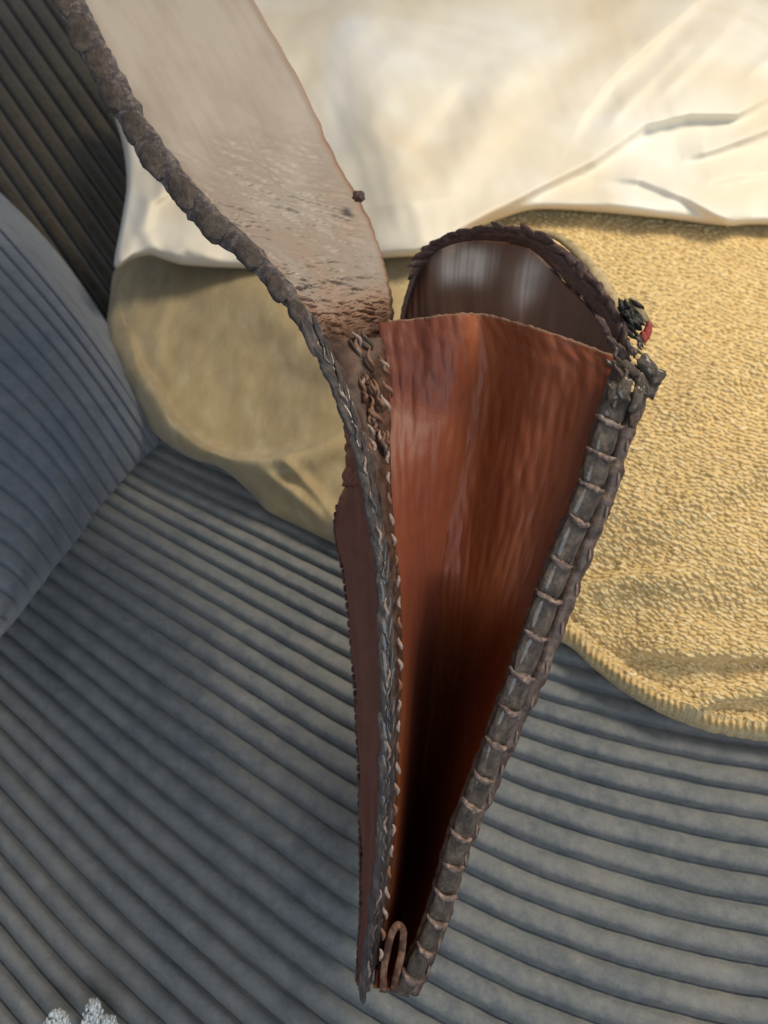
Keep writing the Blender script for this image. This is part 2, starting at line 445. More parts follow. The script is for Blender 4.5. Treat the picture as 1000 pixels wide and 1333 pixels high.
# ================================================================== SOFA
ST = [
 (0,   {15:852,16:884,17:916,18:950,19:986,20:1028,21:1070,22:1112,23:1156,24:1204,25:1252,26:1304}),
 (100, {10:780,11:806,12:833,13:862,14:894,15:930,16:964,17:1000,18:1040,19:1080,20:1128,21:1176,22:1224,23:1272}),
 (180, {0:614,1:632,2:647,3:665,4:683,5:704,6:728,7:749,8:773,9:797,10:827}),
 (380, {0:684,1:710,2:732,3:756,4:782,5:810,6:837,7:869,8:901,9:934,10:967,11:1004,12:1040,13:1080,14:1120,15:1162,16:1207,17:1252,18:1297}),
 (468, {0:731,1:755,2:778,3:803,4:831,5:858,6:891,7:924,8:953,9:988,10:1026,11:1062,12:1103,13:1147,14:1193,15:1232,16:1274,17:1322}),
 (650, {1:843,2:867,3:893,4:920,5:948,6:980,7:1012,8:1046,9:1083,10:1118,11:1157,12:1196,13:1236,14:1281,15:1325}),
 (770, {1:877,2:901,3:929,4:957,5:986,6:1020,7:1051,8:1084,9:1123,10:1162,11:1199,12:1240,13:1284,14:1325}),
 (900, {3:957,4:986,5:1016,6:1047,7:1082,8:1120,9:1158,10:1195,11:1234,12:1277,13:1321}),
 (1000,{3:970,4:1002,5:1034,6:1067,7:1103,8:1140,9:1182,10:1219,11:1260,12:1302,13:1345}),
]
TAB = {x: dict(d) for x, d in ST}
for k in range(11, 19):   # fill the gap between the two measured stations
    y0, y1 = TAB[100][k], TAB[380][k]
    m = (y1 - y0) / 280
    TAB[180][k] = y0 + m * 80 + 5.5
KMIN, KMAX = -4, 34
for x, d in TAB.items():
    while min(d) > KMIN:
        a = min(d); sp = (d[a + 3] - d[a]) / 3 - 1.4
        d[a - 1] = d[a] - max(sp, 13)
    while max(d) < KMAX:
        a = max(d); sp = (d[a] - d[a - 3]) / 3 + 1.4
        d[a + 1] = d[a] + min(sp, 62)
    for _ in range(2):
        e = dict(d)
        for k in range(KMIN + 1, KMAX):
            d[k] = .25 * e[k - 1] + .5 * e[k] + .25 * e[k + 1]
def ystation(x, k):
    d = TAB[x]; i = min(max(int(math.floor(k)), KMIN), KMAX - 1)
    return d[i] + (d[i + 1] - d[i]) * (k - i)
_yc = {}
def ycurve(k, x):
    if k not in _yc:
        xs = [s[0] for s in ST]; ys = [ystation(s[0], k) for s in ST]
        X = [(x - 500) / 500 for x in xs]
        co = np.polyfit(X, ys, 3, w=[1 if -2 <= k <= 27 else .6 for _ in xs])
        ys = [.3 * y + .7 * float(np.polyval(co, q)) for y, q in zip(ys, X)]
        _yc[k] = (xs, ys)
    xs, ys = _yc[k]
    if x <= xs[0]:
        return ys[0] + (x - xs[0]) * (ys[1] - ys[0]) / 100
    if x >= xs[-1]:
        return ys[-1] + (x - xs[-1]) * (ys[-1] - ys[-2]) / 100
    for i in range(len(xs) - 1):
        if x <= xs[i + 1]:
            h = xs[i + 1] - xs[i]; t = (x - xs[i]) / h
            def sl(j):
                if j == 0: return (ys[1] - ys[0]) / (xs[1] - xs[0])
                if j == len(xs) - 1: return (ys[-1] - ys[-2]) / (xs[-1] - xs[-2])
                return (ys[j + 1] - ys[j - 1]) / (xs[j + 1] - xs[j - 1])
            m0, m1 = sl(i) * h, sl(i + 1) * h
            return (2*t**3-3*t*t+1)*ys[i] + (t**3-2*t*t+t)*m0 + (-2*t**3+3*t*t)*ys[i+1] + (t**3-t*t)*m1
def ribprof(f):
    # f in 0..1 across one rib, rounded top with a narrow groove
    return (max(0.0, 1 - abs(2 * f - 1) ** 2.7)) ** 0.8
sofa = thing('sofa', (0, 0.25, 0), 'wide-ribbed grey corduroy sofa under the towel, with a blue-grey arm and a back coloured dark for shade', 'sofa')
SUB = 9
def seat_fn(u, v, K0=-4, K1=32):
    k = K0 + v * (K1 - K0)
    x = -260 + u * 1560
    y = ycurve(round(k, 4), x)
    f = k - math.floor(k + 1e-6)
    wob = 1.6 * ns(x * 0.012, k * 3.1) + .8 * ns(x * .05, k * 1.7)
    z = 0.0088 * ribprof(min(max(f, 0), 1)) + 0.0015 * ns(x * 0.01, y * 0.01, 3) - 0.0088 + 0.0004 * ns(x * .08, k * 2.3, 8)
    return S(x, y + wob, z)
seat = link('seat_cushion', grid_mesh('seat_cushion', 300, 36 * SUB, seat_fn), M_cord, sofa)

# arm cushion: ribs run from the left down to the crease
AL = [802,768,733,702,668,634,600,565,531,499,468,434,402,374,348,323,300,280,262,250]
AC = [(13,816),(29,797),(43,776),(56,761),(69,741),(83,725),(96,708),(108,693),(120,671),(131,658),(143,645),(154,632),(166,618),(178,605),(190,593),(200,585),(208,577),(196,541),(165,474),(140,422)]
AL = [870, 836] + AL; AC = [(-22, 858), (-5, 836)] + AC
nA = len(AL) - 1
def arm_fn(u, v):
    kk = v * nA; i = min(int(kk + 1e-6), nA - 1); f = kk - i
    yl = AL[i] + (AL[i + 1] - AL[i]) * f
    cx = AC[i][0] + (AC[i + 1][0] - AC[i][0]) * f; cy = AC[i][1] + (AC[i + 1][1] - AC[i][1]) * f
    # u: 0 = far left outside frame, 1 = crease edge
    slope = (cy - yl) / max(cx, 20)
    slope = min(max(slope, 0.7), 1.6)
    x0, y0 = -320, yl - 320 * 0.72 * slope
    if u < 0.45:
        t = u / 0.45; x = x0 + (0 - x0) * t; y = y0 + (yl - y0) * t
        if cx < 0: x = x0 + (cx - 20 - x0) * t; y = y0 + (cy - 20 - y0) * t
    else:
        t = (u - 0.45) / 0.55
        ax, ay = (0, yl) if cx >= 0 else (cx - 20, cy - 20)
        x = ax + (cx - ax) * t; y = ay + (cy - ay) * t - 9 * sin(pi * t) * min(1, max(cx, 0) / 90) * 0.8
        x += 5 * sin(pi * t) * min(1, max(cx, 0) / 90)
    e = 1 - u
    zz = 0.055 * (1 - exp(-e * 9)) + 0.02 * e
    tp = smooth(1.0, 0.86, v)
    zz = zz * tp + 0.012 * (1 - tp)
    zz += 0.0060 * (1 - abs(2 * f - 1) ** 5) * (1 - 0.5 * smooth(0.8, 1, v)) + 0.004 * ns(x * .008, y * .008, 9)
    return S(x, y, zz)
arm = link('arm', grid_mesh('arm', 130, nA * SUB, arm_fn), M_cordblue, sofa)
arm['label'] = 'blue-grey ribbed sofa arm'
def back_fn(u, v):
    # ribs running down to the right; v counts across ribs
    nr = 60; k = v * nr - 17; f = k - math.floor(k + 1e-6)
    a = u * 1100 - 250; b = (k / 26 - 0.5) * 26 * 21
    dx, dy = 0.57, 0.82
    x = -150 + dx * a + (-dy) * (-b); y = -150 + dy * a + dx * (-b)
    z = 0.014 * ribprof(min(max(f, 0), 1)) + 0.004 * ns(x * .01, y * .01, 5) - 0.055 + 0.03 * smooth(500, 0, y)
    return S(x, y, z)
back = link('back_cushion', grid_mesh('back_cushion', 100, 60 * SUB, back_fn), M_cordshade, sofa)
back['label'] = 'ribbed back cushion with its shade painted dark brown'

# ================================================================== TOWEL
def fold_h(px, py, folds):
    z = 0
    for poly, h, wu, wd in folds:
        bb = 3 * max(wu, wd)
        if px < min(p[0] for p in poly) - bb or px > max(p[0] for p in poly) + bb: continue
        if py < min(p[1] for p in poly) - bb or py > max(p[1] for p in poly) + bb: continue
        d, at = sdist(px, py, poly)
        wdt = wu if d < 0 else wd
        end = min(1, 4 * min(at + 0.02, 1.02 - at))
        z += h * end * exp(-(d / wdt) ** 2)
    return z
TB = Path([(190,338),(152,348),(143,390),(138,440),(150,480),(165,512),(190,550),(215,576),(250,597),(290,611),(330,645),(348,665),(390,686),(445,712),(540,752),(640,792),(735,838),(770,868),(815,903),(865,931),(925,953),(1000,966),(1080,975),(1200,985)])
TT = Path([(240,220),(250,215),(262,210),(275,205),(290,200),(320,200),(360,200),(400,200),(480,200),(620,195),(800,190),(1000,180),(1200,170)])
TF = [
 ([(165,430),(178,480),(205,520),(222,552),(262,583),(300,598),(350,600),(400,588),(460,560)], 0.024, 8, 28),
 ([(170,350),(178,400),(172,450)], 0.003, 14, 14),
 ([(330,610),(380,640),(440,690)], 0.007, 10, 12),
 ([(360,590),(410,640),(450,690)], 0.006, 8, 8),
 ([(230,360),(200,430),(215,500)], 0.005, 14, 30),
 ([(330,360),(390,450),(450,500)], 0.005, 24, 30),
 ([(740,770),(800,755),(860,750),(940,742)], 0.007, 9, 30),
 ([(800,838),(880,850),(1000,852),(1100,848)], 0.012, 34, 8),
 ([(870,925),(930,912),(1000,900),(1100,890)], 0.009, 22, 7),
 ([(735,838),(790,868),(850,905),(900,925)], 0.006, 14, 10),
 ([(860,560),(930,500),(1000,455),(1100,400)], 0.009, 40, 25),
 ([(840,700),(930,640),(1000,610),(1100,570)], 0.008, 40, 20),
]
def towel_shade_mask(u, v):
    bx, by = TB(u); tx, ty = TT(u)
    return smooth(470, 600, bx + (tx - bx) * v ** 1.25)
def towel_fn(u, v):
    bx, by = TB(u); tx, ty = TT(u)
    v2 = v ** 1.25
    px = bx + (tx - bx) * v2; py = by + (ty - by) * v2
    dpx = math.hypot(px - bx, py - by)
    edge = 1 - exp(-(dpx / 9.0))
    right = smooth(560, 760, px)
    z = 0.004 + 0.018 * edge + 0.035 * smooth(0, 260, dpx) + 0.02 * smooth(100, 500, dpx)
    z += fold_h(px, py, TF)
    z += 0.005 * ns(px * .008, py * .008, 1) + 0.0018 * ns(px * .03, py * .03, 2)
    # towelling loops relief
    z += right * 0.0011 * ns(px * .11 + py * .04, py * .13 - px * .05, 4)
    # overlocked hem with cross ridges
    if right > 0:
        L = TB.len * u
        hem = exp(-((dpx - 16) / 11.0) ** 2)
        z += right * hem * (0.0030 + 0.0022 * sin(L * 2 * pi / 9.5 + 1.5 * ns(L * .02, 0))) - right * 0.003 * exp(-((dpx - 36) / 6.0) ** 2)
    jit = 2.0 * ns(u * 160, 0.3, 7) * exp(-dpx / 12) * right
    return S(px + jit, py + jit, z)
towel = thing('towel', S(700, 700, 0.0), 'golden yellow towelling with overlocked hem spread over the grey sofa seat behind the bag', 'towel')
# split into the towelling and the smooth left lobe which is the same cloth: one mesh
solid(link('towel_sheet', grid_mesh('towel_sheet', 620, 230, towel_fn, attr=towel_shade_mask), M_towel, towel), 0.003, -1)
def stitch(u0, u1):
    return [u0 + (u1 - u0) * i / 95 for i in range(96)]
def towel_at(u, dpx):
    bx, by = TB(u); tx, ty = TT(u)
    return towel_fn(u, (dpx / math.hypot(tx - bx, ty - by)) ** .8)
for i in range(88):
    u = 0.652 + i * 0.0031
    a = towel_at(u, 15); b = towel_at(u + .0025, 25); c = towel_at(u - .0005, 4)
    t = towel_at(u + .002, 15) - a
    lump('hem_stitch', (b + c) / 2 - ray(800, 850) * .0012, b - c, t, ((b - c).length * .5, 0.0016, 0.0015), M_hem, towel, 'hem', i % 4, 0.8)

# terry loops standing on the right half of the towel, in slanting rows
rk = random.Random(77)
unit = []
for j, (zz, rr) in enumerate(((-.75, .62), (0.0, 1.0), (.75, .62))):
    for q in range(6):
        an = 2 * pi * (q + .5 * j) / 6
        unit.append((zz, rr * cos(an), rr * sin(an)))
unit += [(-1.05, 0, 0), (1.05, 0, 0)]
uf = []
for j in range(2):
    for q in range(6):
        uf.append((j * 6 + q, j * 6 + (q + 1) % 6, (j + 1) * 6 + (q + 1) % 6, (j + 1) * 6 + q))
for q in range(6):
    uf.append((18, (q + 1) % 6, q, q)); uf.append((19, 12 + q, 12 + (q + 1) % 6, 12 + (q + 1) % 6))
uf = [tuple(dict.fromkeys(f)) for f in uf]
U = np.array(unit); VV = []; FF_ = []; nb = 0
dpx = 26.0; row = 0
while dpx < 640:
    u = .40 + rk.random() * .002
    while u < 1.0:
        bx, by = TB(u); tx, ty = TT(u); D_ = math.hypot(tx - bx, ty - by)
        if dpx > D_ * .97: u += .01; continue
        v = (dpx / D_) ** .8
        f = v ** 1.25; wpx = bx + (tx - bx) * f
        if 540 < wpx < 1040:
            p = towel_fn(u, v); pu = towel_fn(u + .002, v); pv = towel_fn(u, v + .004)
            a = (pu - p).normalized(); b_ = (pv - p).normalized(); n_ = a.cross(b_).normalized()
            if n_.z < 0: n_ = -n_
            wv = .55 + .9 * ns(wpx * .02, dpx * .03, 31) 
            al = (RT * .80 + DN * (.45 + .22 * rk.uniform(-1, 1))).normalized(); al = (al - n_ * al.dot(n_)).normalized()
            ac = n_.cross(al)
            dep = (p - CAM).length / .8
            sc = rk.uniform(.75, 1.2)
            rowph = (wpx * .62 + (by + (ty - by) * f)) / 15.0; sc *= 1 - .38 * (abs((rowph % 1) - .5) < .17)
            c = p + n_ * .0006 + a * rk.uniform(-.001, .001) + b_ * rk.uniform(-.0012, .0012)
            Mx = np.array([al * .0026 * sc, ac * .0012 * sc, n_ * .0010 * sc * (1 + .4 * wv)])
            VV.append(U @ Mx + np.array(c)); FF_ += [tuple(q + nb for q in t_) for t_ in uf]; nb += 20
        step = 8.0 / max(60, math.hypot(TB(min(1, u + .01))[0] - bx, TB(min(1, u + .01))[1] - by) / .01 * (1 - f) + math.hypot(TT(min(1, u + .01))[0] - tx, 0) / .01 * f)
        u += step * rk.uniform(.75, 1.25)
    dpx += 4.9; row += 1
me = bpy.data.meshes.new('terry_loops'); me.from_pydata(np.concatenate(VV).tolist(), [], FF_); me.uv_layers.new(name='UVMap'); me.shade_smooth(); me.update()
lp = link('terry_loops', me, M_loops, towel); lp['kind'] = 'stuff'

# ================================================================== CREAM CLOTH
CB = Path([(143,90),(145,137),(160,190),(165,240),(158,290),(149,347),(172,338),(195,333),(215,339),(245,346),(330,350),(420,348),(505,336),(545,333),(580,324),(612,303),(650,286),(700,273),(780,277),(860,284),(940,294),(1000,293),(1200,300)])
CT = Path([(250,60),(270,20),(285,0),(300,-20),(320,-40),(380,-60),(460,-80),(640,-100),(900,-110),(1200,-120)])
CF = [
 ([(505,345),(600,294),(690,247),(771,207),(839,160),(896,146),(958,146),(1010,118),(1100,60)], 0.014, 46, 9),
 ([(742,185),(757,150),(792,104),(854,47),(917,-8),(980,-60)], 0.007, 30, 8),
 ([(780,175),(815,135),(860,90),(930,20)], 0.004, 12, 9),
 ([(850,130),(890,95),(935,50),(985,-20)], 0.006, 22, 9),
 ([(776,228),(834,232),(890,254),(945,284),(960,300)], 0.009, 20, 8),
 ([(885,206),(930,192),(1000,166),(1100,140)], 0.009, 24, 8),
 ([(640,290),(700,270),(790,262),(870,272)], 0.004, 16, 9),
 ([(527,215),(558,182),(615,104)], -0.006, 16, 26),
 ([(440,-40),(480,110),(520,240),(530,320)], 0.014, 60, 45),
 ([(660,60),(640,140),(600,220)], 0.003, 30, 26),
 ([(208,335),(190,300),(195,262),(240,240)], 0.006, 12, 8),
 ([(215,338),(240,322),(290,335)], 0.005, 10, 9),
 ([(200,290),(203,220),(180,180)], -0.003, 10, 10),
 ([(970,100),(1010,72),(1060,50)], 0.005, 10, 8),
 ([(900,240),(960,225),(1060,215)], 0.004, 18, 10),
 ([(560,260),(620,200),(700,120)], 0.003, 22, 20),
]
def cream_fn(u, v):
    bx, by = CB(u); tx, ty = CT(u)
    px = bx + (tx - bx) * v; py = by + (ty - by) * v
    dpx = math.hypot(px - bx, py - by)
    z = 0.064 + .021 * smooth(380, 560, px) + 0.016 * (1 - exp(-dpx / 6.0)) + 0.03 * smooth(0, 260, dpx)
    z += .72 * fold_h(px, py, CF)
    z += 0.006 * ns(px * .006, py * .009, 11) + 0.0022 * ns(px * .02 + py * .012, py * .02, 12)
    z += 0.0007 * ns(px * .05 - py * .02, py * .02 + px * .01, 13) * smooth(0, 30, dpx)
    return S(px, py, z)
cloth = thing('cream_cloth', S(650, 200, 0.06), 'cream satin cloth with folded creases lying behind the raised flap, over the yellow towel', 'cloth')
solid(link('cloth_sheet', grid_mesh('cloth_sheet', 520, 200, cream_fn), M_cream, cloth), 0.0015, -1)

# ================================================================== BAG
bag = thing('leather_bag', P(505, 1290, 0.325), 'open rust brown leather bag seen end-on, flap raised, edges laced in charcoal', 'bag')
FN = [(20,-120,.40),(90,0,.385),(152,120,.372),(205,205,.36),(268,280,.35),(340,345,.34),(385,400,.33),(418,455,.32),(447,520,.312),(470,590,.308),(485,660,.306),(498,740,.305),(503,850,.305),(504,960,.306),(500,1080,.308),(490,1180,.312),(474,1290,.318)]
FF = [(265,-120,.52),(330,0,.50),(393,110,.485),(437,205,.47),(478,280,.455),(498,335,.445),(510,385,.44),(513,430,.435),(508,490,.43),(478,580,.43),(438,670,.425),(450,760,.42),(461,870,.41),(467,970,.40),(470,1080,.385),(471,1180,.365),(466,1282,.34)]
fw_path = Path(FN); 
def nf(t):  # t in index units 0..16
    return cr(FN, t / 16), cr(FF, t / 16)
def panel(s, t):
    n, f = nf(t)
    a, b = P(*n), P(*f)
    p = a.lerp(b, s)
    nr = (b - a).cross(DN).normalized()
    p = p + nr * 0.010 * sin(pi * s) * (1 if t < 8 else max(0, (10 - t) / 2))
    return p, nr
def flap_fn(u, v):
    t = v * 9.6
    p, nr = panel(u, t)
    L = v * 60
    x, y = u * 10, t * 4.0
    z = 0
    band = smooth(2.1, 3.4, t) * smooth(9.6, 8.0, t)
    wx = 1.2 * ns(x * .25, y * .4, 21)
    q = ns(x * .42 + y * .3, y * 1.1 - x * .75 + wx, 1) + .45 * ns(x * .9, y * 2.0 - x * 1.2 + wx, 7)
    ed = smooth(1.0, .86, u); band *= ed * (.6 + .8 * max(0, ns(x * .3, y * .3, 15) + .3))
    z += band * 0.0032 * (abs(q) ** .8) * -1
    z += band * 0.0012 * ns(x * .9 + y * .9, y * 2.8 - x * 1.1, 2)
    z += band * 0.0008 * ns(x * 4, y * 6, 3)
    z += 0.0018 * ns(x * .5, y * .15, 4) + 0.0004 * ns(x * 2.5, y * .5, 5) * ed
    fr = smooth(6.6, 8.2, t)
    z += fr * 0.0030 * ns(x * 1.2, y * 1.6, 6)
    # ragged far edge
    if u > 0.97: p = p + nr * 0
    rag = 0.0010 * ns(t * 5, 0, 8) + 0.0003 * ns(t * 30, 0, 9)
    e = smooth(0.9, 1, u)
    n, f = nf(t)
    return p + nr * z + RT * (rag * e)
def flap_wear(u, v):
    t = v * 9.6
    w_ = 0.10 + 0.20 * smooth(1.6, 4.5, t) + 0.70 * smooth(5.2, 7.6, t)
    w_ += 0.32 * smooth(0.16, 0.0, u + 0.03 * ns(t * 3, 0, 1)) * smooth(0.5, 2.0, t + 1)
    w_ += 0.45 * smooth(0.955, 1.0, u)
    w_ += 0.16 * ns(u * 5, t * 1.2, 2) + .22 * smooth(5.2, 8.4, t) * ns(u * 14, t * 2, 4)
    w_ += 0.12 * smooth(.5, 1, u) * smooth(5.2, 6.5, t)
    return min(max(w_, 0), 1)
flap_me = grid_mesh('flap', 130, 520, flap_fn, attr=flap_wear)
flap = link('flap', flap_me, [M_flap, M_outer], bag)
flap_me.flip_normals()
flap['label'] = 'raised flap with pale wrinkled inside'
solid(flap, 0.0022, -1, 1)
def backp_fn(u, v):
    t = 8.6 + v * (16 - 8.6)
    p, nr = panel(u * 0.995 + .002, t)
    return p + nr * (0.0009 * ns(u * 4, t * 2, 3) - 0.0006) + RT * (0.0006 * ns(t * 14, 0, 5) * u)
bp = link('back_panel', grid_mesh('back_panel', 40, 260, backp_fn), [M_outer], bag)
solid(bp, 0.0024, 0)

# gusset -----------------------------------------------------------
GL = [(493,421,.336),(499,470,.334),(503,530,.333),(503,600,.320),(507,680,.314),(516,760,.312),(518,850,.311),(516,950,.312),(511,1050,.313),(504,1150,.316),(494,1230,.319),(488,1285,.321)]
GR = [(806,468,.306),(806,500,.306),(788,565,.307),(764,640,.308),(738,712,.309),(706,795,.310),(684,860,.311),(650,950,.312),(616,1040,.313),(582,1140,.315),(556,1215,.318),(524,1288,.321)]
GT = [(493,421),(540,417),(590,411),(630,411),(680,424),(740,443),(806,468)]
def gusset_fn(u, v):
    a = cr(GL, v); b = cr(GR, v)
    px = a[0] + (b[0] - a[0]) * u; py = a[1] + (b[1] - a[1]) * u; d = a[2] + (b[2] - a[2]) * u
    # curved top edge
    g = cr(GT, u)
    k = exp(-v * 7)
    px += (g[0] - (493 + 313 * u)) * k; py += (g[1] - (421 + 47 * u)) * k
    if v < 0.02: py += 1.3 * ns(u * 25, 0, 2)
    # inward fold
    fu = .48 - .20 * smooth(.0, .55, v) + .12 * smooth(.6, 1, v)
    D = .012 + .02 * smooth(0, .4, v) + .085 * smooth(.42, .60, v) - .107 * smooth(.74, 1.0, v)
    x = u / fu if u < fu else (1 - u) / (1 - fu)
    pw = 1.0 if u < fu else 1.2 - .62 * smooth(.36, .56, v)
    d += D * (smooth(0, 1, x) * .5 + .5 * x ** pw)
    # soft upright folds and pleats near the top
    tp = smooth(.62, .2, v)
    d += tp * (0.0032 * sin(u * 15 + 1.2 * sin(v * 6)) * sin(pi * u) + 0.0012 * ns(u * 10 + v * 3, v * 3, 5) + 0.0003 * ns(u * 40, v * 6, 6))
    d += 0.0006 * ns(u * 30, v * 30, 7)
    return P(px, py, d)
def gusset_tone(u, v):
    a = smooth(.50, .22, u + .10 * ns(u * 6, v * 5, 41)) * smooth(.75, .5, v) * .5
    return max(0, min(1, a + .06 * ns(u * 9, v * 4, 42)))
gus = link('gusset', grid_mesh('gusset', 200, 420, gusset_fn, attr=gusset_tone), M_gusset, bag)
gus['label'] = 'rust red end gusset folded inward'
solid(gus, 0.0018, 0)
# pale worn cut edge along the gusset top
pts = []
for i in range(120):
    u = 0.04 + i / 119 * 0.95
    pts.append(gusset_fn(u, 0.0) + DN * 0.0)
link('cut_edge', tube_mesh('cut_edge', pts, lambda q: 0.0009 + 0.0005 * noise.noise(Vector((q * 60, 0, 0))), 8, wob=.4), M_copper, bag)

# front panel with curled top ---------------------------------------
RR = [(846,486,.304),(815,560,.307),(792,640,.308),(766,706,.309),(731,800,.310),(700,880,.311),(656,979,.313),(611,1085,.315),(586,1160,.317),(563,1232,.320),(538,1290,.323)]
AR = [(815,470,.318),(792,430,.335),(770,400,.350),(735,365,.366),(690,322,.385),(640,312,.405),(600,314,.42),(566,328,.432),(545,360,.44),(530,400,.443),(524,430,.445)]
def front_fn(u, v):
    r = cr(RR, v); a = cr(AR, u)
    sx, sy, sd = a[0] - 815, a[1] - 470, a[2] - .318
    e = smooth(-.1, .32, v) if v > 0 else 0; e = smooth(0, .32, v)
    k = (1 - v)
    k2 = k * (1 - .97 * smooth(.12, .42, v))
    px = r[0] - 31 * (1 - e) - 2 + sx * k2; py = r[1] - 16 * (1 - e) + sy * k
    d = r[2] + .014 * (1 - e) + sd * (k * .75 + .25) + .004
    d += 0.004 * ns(u * 9, v * 3, 1) * (1 - abs(2 * u - 1)) + 0.0015 * ns(u * 30, v * 4, 2)
    return P(px, py, d)
def front_highlights(u, v):
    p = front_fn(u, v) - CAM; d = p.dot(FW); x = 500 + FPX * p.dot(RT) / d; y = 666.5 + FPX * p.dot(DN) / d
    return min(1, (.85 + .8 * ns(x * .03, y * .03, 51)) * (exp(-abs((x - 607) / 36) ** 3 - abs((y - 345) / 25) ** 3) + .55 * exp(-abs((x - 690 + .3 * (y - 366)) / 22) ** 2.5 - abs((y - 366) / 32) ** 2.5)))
fp = link('front_panel', grid_mesh('front_panel', 180, 160, front_fn, attr=front_highlights), [M_inner, M_outer], bag)
fp['label'] = 'front panel with glossy brown inside'
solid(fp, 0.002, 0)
# rim band around the mouth: from the inner line out to the edge
RO = [(822,452,.312),(806,415,.330),(787,380,.345),(752,338,.362),(695,302,.38),(640,296,.40),(598,303,.415),(562,318,.43),(541,350,.437),(527,392,.441),(521,425,.443)]
def rim_fn(u, v):
    a = cr(AR, u); b = cr(RO, u)
    s = v * 1.0
    px = a[0] + (b[0] - a[0]) * s; py = a[1] + (b[1] - a[1]) * s
    d = a[2] + (b[2] - a[2]) * s + .001
    d -= 0.0022 * sin(pi * min(max(v, 0), 1)) * (1 + .4 * ns(u * 40, 0, 2))
    rg = 3.5 * ns(u * 26, 1, 3) + 2 * ns(u * 60, 1, 4)
    px += rg * v * .5; py -= abs(rg) * v
    if v < .3: px += 1.2 * ns(u * 45, 3, 5)
    return P(px, py, d)
rim = link('rim', grid_mesh('rim', 220, 12, rim_fn), M_rim, bag)
solid(rim, 0.0016, 0)
rk = random.Random(21)
for i in range(24):
    u = .05 + i * .033
    a = rim_fn(u, .75); b = rim_fn(u + .02, .75); sd_ = (rim_fn(u, 1) - rim_fn(u, 0)).normalized()
    lump('rim_scallop', a - FW * .002 + sd_ * rk.uniform(-.001, .0008), b - a + sd_ * .003 * rk.uniform(-.3, 1), sd_, (.0062 * rk.uniform(.8, 1.2), .0019 * rk.uniform(.7, 1.3), .0011), M_rim, bag, 'scal', i % 5, .95, .3)
pts = [rim_fn(i / 100, 0.02) - FW * 0.0008 for i in range(6, 80)]
link('rim_seam', tube_mesh('rim_seam', pts, lambda q: 0.0005 + 0.0003 * noise.noise(Vector((q * 50, 2, 0))), 6, wob=.5), M_welt, bag)
# outer leather edge beyond the rim, its yellowish reflection painted as ochre
OC = [(690,300,.384),(725,308,.378),(756,332,.366),(783,366,.352),(803,398,.34),(812,420,.332),(812,438,.325)]
link('outer_edge', tube_mesh('outer_edge', [P(*cr(OC, i / 60)) for i in range(61)], lambda q: 0.0006 + 0.0022 * sin(pi * min(1, q * 1.02)) ** .7, 10, .5, wob=.35), M_ochre, bag)

# right-hand lacing ---------------------------------------------------
PC = Path([(822,470,.297),(806,505,.297),(790,560,.297),(767,640,.298),(742,700,.299),(705,800,.300),(687,855,.301),(641,979,.303),(600,1085,.306),(580,1160,.309),(555,1232,.312),(520,1296,.316)])
link('edge_binding', tube_mesh('edge_binding', [P(*cr(RR, i / 160)) for i in range(161)],
     lambda q: 0.0036 * (1 - .15 * q) * (1 + .22 * noise.noise(Vector((q * 45, 3, 0))) + .10 * sin(q * 120)), 12, .8, wob=.35), M_bind, bag)
link('lace_core', tube_mesh('lace_core', [P(*PC(i / 160)) + FW * .0035 for i in range(161)],
     lambda q: 0.0050 * (1 + .12 * noise.noise(Vector((q * 60, 5, 0)))), 12, .55, wob=.2), M_bind, bag)
welts = [505,548,590,632,675,730,775,825,876,920,965,1008,1045,1085,1123,1160,1195,1232,1267,1291]
def u_at_y(path, y):
    lo, hi = 0, 1
    for _ in range(30):
        m = (lo + hi) / 2
        if path(m)[1] < y: lo = m
        else: hi = m
    return lo
BND = Path(RR)
for i, (y0, y1) in enumerate(zip(welts, welts[1:])):
    ua, ub = u_at_y(PC, y0), u_at_y(PC, y1)
    a, b = P(*PC(ua)), P(*PC(ub))
    ax = (b - a); c = (a + b) / 2
    side = ax.cross(FW).normalized()
    tw = 0.12 * random.uniform(-1, 1)
    wid = interp([(500, .0056), (800, .0052), (1100, .0046), (1300, .0042)], y0) * random.uniform(.93, 1.05)
    across = side + FW * 0.35
    lump('lace_stitch', c, ax + side * tw * .006, across, (ax.length * .56, wid, .0025), M_lace, bag, 'pad', i % 5, .55, .14)
for i, y in enumerate(welts[:-1]):
    ua = u_at_y(PC, y)
    p = PC(ua); q = PC(min(1, ua + .01)); 
    a = P(*p); t = (P(*q) - a).normalized(); side = t.cross(FW).normalized()
    if side.x < 0: side = -side
    w_ = interp([(500, .0060), (1300, .0044)], y) * random.uniform(.85, 1.05)
    n = 9; pts = []
    for k in range(n):
        s = -1 + 2 * k / (n - 1)
        pts.append(a + side * w_ * s - FW * (.0028 * math.sqrt(max(0, 1 - s * s * .95))) + t * (.0016 * (1 - s * s) + .0008 * s) + Vector((0, 0, .0003 * random.uniform(-1, 1))))
    link('lace_loop', tube_mesh('lace_loop', pts, lambda z_: .0015 * (0.45 + .45 * sin(pi * z_) + .3 * noise.noise(Vector((z_ * 6, i, 0)))), 8, wob=.9), M_loop, bag)
    bq = BND(u_at_y(BND, y - 8)); c = P(*bq) - FW * .0028 + RT * .0016
    lump('edge_stitch', c, t + side * .25, side, (.0026, .0006, .0006), M_welt, bag, 'tick', i % 3, .9)
